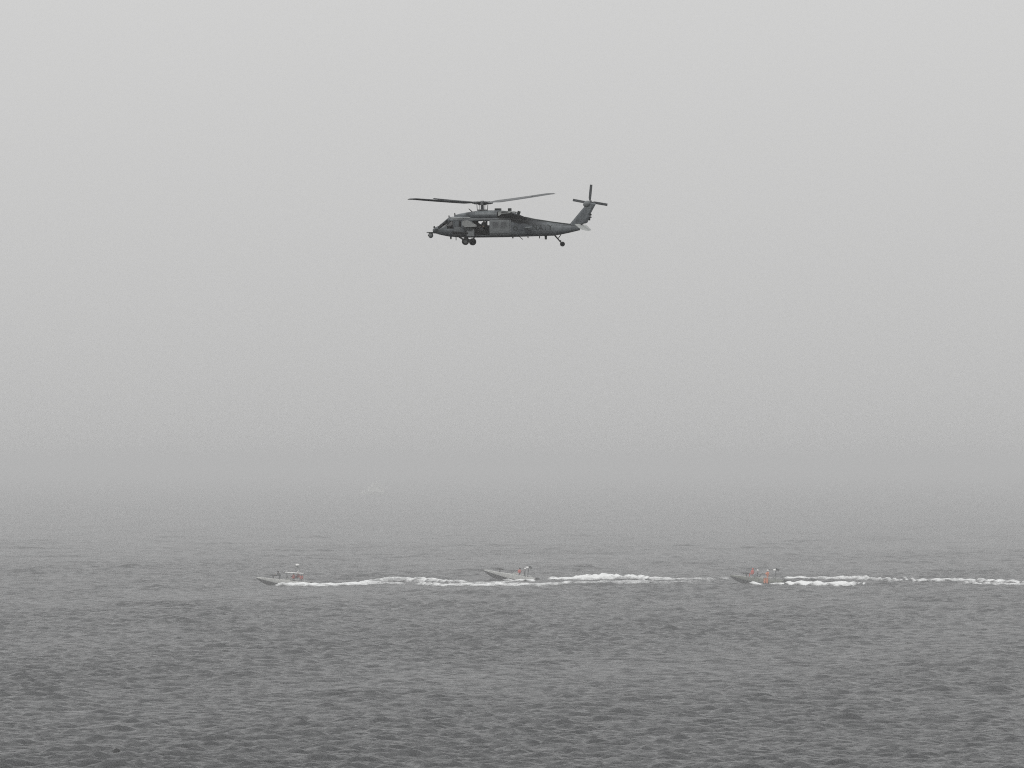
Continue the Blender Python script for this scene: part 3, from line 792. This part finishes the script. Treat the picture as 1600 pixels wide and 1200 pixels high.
# px of the stern end of the keel, waterline row
b1, W1 = boat('light grey patrol boat with white canopy and tall mast leading the line', 483, 915.0, 3.5, 6, .06, 'boat_grey', True, .40)
b2, W2 = boat('light grey open patrol boat with bow lifted highest, long gun barrel forward', 834, 907.0, 7.4, 4, -.14, 'boat_grey', False, .34)
b3, W3 = boat('olive grey open patrol boat carrying an orange suited man at the helm', 1222, 913.0, 3.8, 9, -.04, 'boat_olive', False, .40)
# crews
G1, G2, G3 = None, None, None
person('man in dark clothing standing at the bow gun of the canopied boat', None, W1 @ TM((4.05, .05, .95)) @ TM((0, 0, -.5)), 'gunner', ('darkcloth', 'darkcloth'), 'dark', 'darkcloth')
person('man in red life jacket standing at the console under the white canopy', None, W1 @ TM((2.15, .2, .42)), 'helm', ('darkcloth', 'darkcloth'), None, 'red', 1.6)
person('man in red jacket standing at the rear post of the white canopy', None, W1 @ TM((1.05, .45, .36)), 'hold', ('red', 'greycloth'), None, 'red', 1.6)
person('man in red life jacket sitting on the helm seat under the white canopy', None, W1 @ TM((1.62, -.2, .92)), 'sit', ('greycloth', 'greycloth'), None, 'red')
person('man in red jacket and dark helmet steering the boat with the highest bow', None, W2 @ TM((2.15, .15, .42)), 'helm', ('red', 'darkcloth'), 'dark', 'red', 1.62)
person('man in grey clothing standing by the mast of the boat with the highest bow', None, W2 @ TM((1.45, .25, .42)) , 'hold', ('greycloth', 'darkcloth'), 'white', None, 1.7)
person('man in bright red jacket crouching behind the bow gun of the olive boat', None, W3 @ TM((4.15, .1, 1.02)), 'sit', ('red', 'red'), 'red', 'red', 1.6)
person('man in orange suit and white helmet standing on the olive boat', None, W3 @ TM((2.0, .45, .42)), 'helm', ('orange', 'orange'), 'white', 'orange', 1.8)
person('man in grey clothing sitting ahead of the console of the olive boat', None, W3 @ TM((3.45, .1, .85)), 'sit', ('greycloth', 'greycloth'), 'white', None, 1.7)

lv = thing('life_vest', 'orange life vest hung over the gunwale of the olive boat', 'life vest', None, W3 @ TM((2.15, 1.02, .93)))
for dx in (-.17, .17):
    bm = B(); prism(bm, [(dx - .14, .06), (dx + .14, .06), (dx + .15, -.5), (dx + .06, -.62), (dx - .10, -.6), (dx - .15, -.45)], -.02, .10, .9); obj('front_panel', bm, 'orange', lv)
bm = B(); box(bm, (0, -.05, .08), (.6, .3, .06), bev=.025); obj('collar', bm, 'orange', lv)

# ------------------------------------------------------------------ foam
def vnoise(x, y, seed=0):
    xi, yi = np.floor(x).astype(np.int64), np.floor(y).astype(np.int64)
    fx, fy = x - xi, y - yi
    fx, fy = fx * fx * (3 - 2 * fx), fy * fy * (3 - 2 * fy)
    def h(a, b):
        v = np.sin(a * 127.1 + b * 311.7 + seed * 74.7) * 43758.5453
        return v - np.floor(v)
    return (h(xi, yi) * (1 - fx) + h(xi + 1, yi) * fx) * (1 - fy) + (h(xi, yi + 1) * (1 - fx) + h(xi + 1, yi + 1) * fx) * fy
def fbm(x, y, seed=0, o=4):
    s = 0; a = .5
    for i in range(o): s = s + a * vnoise(x * 2 ** i, y * 2 ** i, seed + i * 13); a *= .5
    return s / (1 - .5 ** o)
def foam_mat():
    m = bpy.data.materials.new('foam'); m.use_nodes = True
    n = m.node_tree.nodes; l = m.node_tree.links; p = n['Principled BSDF']
    p.inputs['Base Color'].default_value = (.76, .775, .78, 1); p.inputs['Roughness'].default_value = .9
    at = n.new('ShaderNodeAttribute'); at.attribute_name = 'foam_amount'
    t = n.new('ShaderNodeTexCoord'); z = n.new('ShaderNodeTexNoise'); z.inputs['Scale'].default_value = 1.7; z.inputs['Detail'].default_value = 8; z.inputs['Roughness'].default_value = .72
    mp = n.new('ShaderNodeMapping'); mp.inputs['Scale'].default_value = (.7, .5, 2.4)
    l.new(t.outputs['Object'], mp.inputs[0]); l.new(mp.outputs[0], z.inputs['Vector'])
    ad = n.new('ShaderNodeMath'); ad.operation = 'ADD'; l.new(z.outputs['Fac'], ad.inputs[0]); l.new(at.outputs['Fac'], ad.inputs[1])
    r = n.new('ShaderNodeMapRange'); r.inputs['From Min'].default_value = .80; r.inputs['From Max'].default_value = 1.18
    l.new(ad.outputs[0], r.inputs['Value']); l.new(r.outputs[0], p.inputs['Alpha'])
    return m
M['foam'] = foam_mat()
class Foam:
    def __init__(s): s.v = []; s.f = []; s.d = []
    def grid(s, X, Y, Zh, D):
        base = len(s.v); nr, nc = X.shape
        Z = sea_z(X, Y) + Zh
        s.v += list(zip(X.ravel().tolist(), Y.ravel().tolist(), Z.ravel().tolist())); s.d += D.ravel().tolist()
        for i in range(nr - 1):
            for j in range(nc - 1):
                a = base + i * nc + j; s.f.append((a, a + 1, a + nc + 1, a + nc))
    def ribbon(s, pts, seed, step=.14, nt=25):
        """pts: (px, py, half width m, height m, density) along the water"""
        px = np.array([p[0] for p in pts], float)
        W = np.array([on_sea(p[0], p[1]) for p in pts])
        order = np.argsort(W[:, 0]); xs = W[order, 0]
        n = max(8, int((xs[-1] - xs[0]) / step)); x = np.linspace(xs[0], xs[-1], n)
        def sm(v): 
            v = np.interp(x, xs, np.array(v, float)[order]); k = int(3.0 / step)
            vp = np.pad(v, k, mode='edge'); return np.convolve(vp, np.ones(2 * k + 1) / (2 * k + 1), 'valid')
        yc = sm(W[:, 1]); hw = sm([p[2] for p in pts]); hh = sm([p[3] for p in pts]); de = sm([p[4] for p in pts])
        yc = yc + (fbm(x * .12, x * 0, seed) - .5) * 2.5 
        hw = hw * (.65 + .7 * fbm(x * .35, x * 0 + 9, seed + 3))
        hh = hh * (.7 + .6 * fbm(x * .28, x * 0 + 5, seed + 5))
        t = np.linspace(-1, 1, nt)
        X = np.repeat(x[:, None], nt, 1) + (fbm(x[:, None] * .9, t[None] * 3, seed + 8) - .5) * .3
        Y = yc[:, None] + t[None] * hw[:, None]
        prof = np.clip(1 - t ** 2, 0, 1)[None] ** 1.2
        lump = fbm(X * 1.9, Y * 1.3, seed + 7, 5)
        Zh = .19 * prof ** .5 + hh[:, None] * prof * (.45 + .75 * lump)
        ends = np.clip(np.minimum(np.arange(n), np.arange(n)[::-1]) / 10, 0, 1)[:, None]
        D = de[:, None] * (.15 + .85 * prof ** .5) * ends
        s.grid(X, Y, Zh * ends + .01 - .15 * (1 - prof ** .3), D)
    def build(s, name, label, kind='stuff', cat='wake', group=None):
        me = bpy.data.meshes.new(name); me.from_pydata(s.v, [], s.f); me.polygons.foreach_set('use_smooth', [True] * len(s.f))
        a = me.attributes.new('foam_amount', 'FLOAT', 'POINT'); a.data.foreach_set('value', s.d)
        me.materials.append(M['foam'])
        o = link(bpy.data.objects.new(name, me)); tag(o, label, cat, group, kind); return o
F = Foam()
# px, py, half width, height, density
F.ribbon([(421, 917.0, .5, .05, .5), (428, 916.8, 1.0, .2, .8), (434, 916.5, 1.0, .5, .85), (441, 916.4, 1.1, .85, .85), (446, 916.4, 1.0, .8, .85), (452, 916.4, .9, .4, .8), (462, 916.2, .8, .12, .7), (485, 916.3, 1.2, .16, .75), (500, 916.4, 1.6, .22, .75), (525, 916.5, 2, .2, .72), (560, 914.5, 2.5, .2, .7), (600, 914, 4, .2, .62), (640, 912.5, 4, .2, .55)], 1)
F.ribbon([(562, 912.5, 1.2, .2, .5), (590, 910.5, 1.8, .5, .6), (625, 909.5, 2.0, .5, .6), (650, 909.5, 2, .5, .62), (690, 911, 2.0, .4, .6), (720, 913.5, 2, .12, .52), (760, 912.5, 2, .08, .46), (830, 912, 2, .04, .4)], 2)
F.ribbon([(640, 912.5, 2.5, .2, .55), (668, 915.5, 2.5, .25, .6), (690, 916.8, 3, .25, .68), (720, 916, 3, .2, .62), (760, 914.5, 2.6, .2, .6), (800, 914.5, 2.6, .15, .56), (845, 915.5, 2.5, .2, .56), (880, 914, 2.5, .15, .5), (930, 911.5, 2.5, .15, .45), (960, 913, 3, .12, .48), (1010, 913, 3, .1, .42), (1090, 909.5, 3, .1, .36), (1130, 908.5, 3, .1, .3)], 3)
F.build('wake', 'long white foam wake trailing behind the canopied boat')
F = Foam()
F.ribbon([(776, 907.7, .4, .1, .5), (782, 907.7, .6, .42, .8), (791, 907.7, .6, .38, .78), (799, 907.8, .6, .08, .6), (815, 907.9, .8, .02, .6), (838, 908.5, 1, .1, .65), (850, 908.8, 1.2, .2, .65)], 4)
F.ribbon([(846, 907.3, 1.0, .15, .55), (862, 906.8, 1.5, .3, .75), (890, 906.8, 1.8, .3, .75), (920, 906.5, 2.0, .4, .78), (935, 906.2, 2.2, .75, .8), (958, 906, 2.2, .7, .78), (965, 906, 2.0, .4, .66), (985, 906, 2.2, .75, .8), (1005, 906.3, 2.2, .6, .72), (1025, 907, 2.2, .3, .62), (1050, 908, 2.2, .15, .55), (1075, 907, 2.5, .1, .42), (1110, 906.5, 3, .12, .45), (1150, 906.5, 3, .12, .46)], 5)
F.build('wake', 'churned white foam wake between the boat with the highest bow and the olive boat')
F = Foam()
F.ribbon([(1158, 913.6, .4, .1, .55), (1168, 913.7, .6, .16, .72), (1185, 913.8, .6, .12, .72), (1205, 914.2, .7, .05, .7), (1228, 915, 1.2, .15, .7), (1250, 915.5, 1.8, .4, .78), (1280, 915.5, 2.0, .45, .8), (1310, 916.5, 2.2, .4, .78), (1330, 916.6, 2, .3, .74), (1352, 914.5, 1.2, .15, .58), (1362, 913.5, .8, .05, .3)], 6)
F.ribbon([(1216, 905.8, 1, .25, .6), (1235, 905.2, 1.4, .35, .68), (1260, 905.6, 1.8, .2, .6), (1300, 906, 1.8, .15, .56), (1345, 906.4, 1.8, .2, .56), (1358, 906, 1.6, .35, .6), (1385, 906.5, 1.6, .25, .52), (1400, 909, 1.5, .12, .5), (1430, 910, 2, .2, .62), (1455, 911.5, 2, .2, .62), (1480, 909, 1.8, .25, .62), (1500, 908.5, 2, .4, .66), (1530, 910.5, 2.2, .25, .62), (1570, 911.5, 2.4, .2, .6), (1640, 912.5, 2.6, .2, .6), (1720, 912, 2.6, .2, .55)], 7)
F.ribbon([(1368, 911.5, .8, .1, .45), (1395, 910.2, 1, .15, .56), (1420, 910.4, 1, .1, .45)], 8)
F.ribbon([(1490, 911.5, 1.5, .15, .5), (1530, 913.8, 2, .18, .6), (1560, 914.8, 2, .15, .58), (1600, 914, 2, .15, .52), (1680, 914, 2.4, .15, .5)], 9)
F.ribbon([(1128, 904, 1.5, .12, .4), (1145, 904.2, 1.5, .18, .6), (1158, 905.5, 1.2, .15, .5)], 10)
F.build('wake', 'broken white foam wake stretching astern of the olive boat')
F = Foam()
for i, (px, py, ln, h_) in enumerate(((48, 1116, 6, .06), (703, 950, 16, .06), (1452, 902, 5, .1), (1413, 919, 7, .05), (1284, 1010, 5, .05), (1405, 1053, 8, .06), (1086, 875, 6, .06), (560, 1076, 5, .05), (836, 875, 5, .1), (1488, 1046, 6, .05), (960, 1014, 5, .05))):
    F.ribbon([(px - ln / 2, py, .25, h_, .45), (px, py, .35 if py > 800 else 4, h_, .55), (px + ln / 2, py, .25, h_, .45)], 40 + i, .06, 7)
F.build('whitecaps', 'small scattered whitecaps and foam flecks on the open sea', cat='foam')

# ------------------------------------------------------------------ far vessel, all but lost in the haze
x, d = on_sea(584, 773)
V = thing('motor_vessel', 'pale motor vessel with wheelhouse and mast fading into the far haze', 'boat', None, TM((x, d, 0)) @ RZ(195))
bm = B(); rr = []
for i in range(11):
    f = i / 10; b_ = 1.9 * (1 - max(0, (f - .5) / .5) ** 2.2) + .03
    rr.append([(-7 + 14 * f, -b_ * .75, -.4), (-7 + 14 * f, -b_, 1.5 + .9 * f * f), (-7 + 14 * f, b_, 1.5 + .9 * f * f), (-7 + 14 * f, b_ * .75, -.4)])
loft(bm, rr); obj('hull', bm, 'boat_grey', V)
bm = B(); prism(bm, [(-5.2, 1.5), (3.0, 1.6), (2.4, 4.0), (1.0, 4.1), (.6, 6.4), (-3.2, 6.3), (-3.4, 4.0), (-5.0, 3.9)], -1.4, 1.4); wh = obj('wheelhouse', bm, 'boat_grey', V)
for k in range(4):
    bm = B(); box(bm, (-3.3 + 1.25 * k, -1.42, 2.85), (.8, .06, .6)); obj('window', bm, 'greycloth', wh)
bm = B(); tube(bm, (-1.5, 0, 6.2), (-1.6, 0, 12.0), .2, .1); tube(bm, (-1.5, -1.6, 8.6), (-1.5, 1.6, 8.6), .09); tube(bm, (-3.2, 0, 6.2), (-1.6, 0, 10), .08); obj('mast', bm, 'boat_grey', V)
# ------------------------------------------------------------------ the small dark float in the near water
x, d = on_sea(182, 1179.5)
fl = thing('fishing_float', 'small dark round float bobbing alone in the near water', 'float', None, TM((x, d, sea1(x, d))) @ Matrix.Rotation(R(14), 4, 'Y'))
bm = B(); ball(bm, (0, 0, .10), (.20, .20, .21), 18, 12); obj('float_ball', bm, 'dark', fl, True)
bm = B(); tube(bm, (.08, 0, .05), (.27, 0, .02), .06, .04, 10); obj('mooring_eye', bm, 'rail', fl)

# ------------------------------------------------------------------ haze: the low layer of sea mist the ship and boats lie in
bm = B(); zb, zt = -3.0, HAZE_TOP
box(bm, (0, 11500, (zb + zt) / 2), (49000, 30000, zt - zb))
me = bpy.data.meshes.new('haze'); bm.to_mesh(me); bm.free()
hz = link(bpy.data.objects.new('haze', me)); tag(hz, 'pale grey sea haze over the water', None, None, 'stuff')
m = bpy.data.materials.new('haze'); m.use_nodes = True; n = m.node_tree.nodes; n.clear()
o = n.new('ShaderNodeOutputMaterial'); v = n.new('ShaderNodeVolumePrincipled')
v.inputs['Color'].default_value = (*HAZE_COLOR, 1); v.inputs['Density'].default_value = HAZE_DENSITY; v.inputs['Anisotropy'].default_value = 0.0
m.node_tree.links.new(v.outputs[0], o.inputs['Volume']); me.materials.append(m)
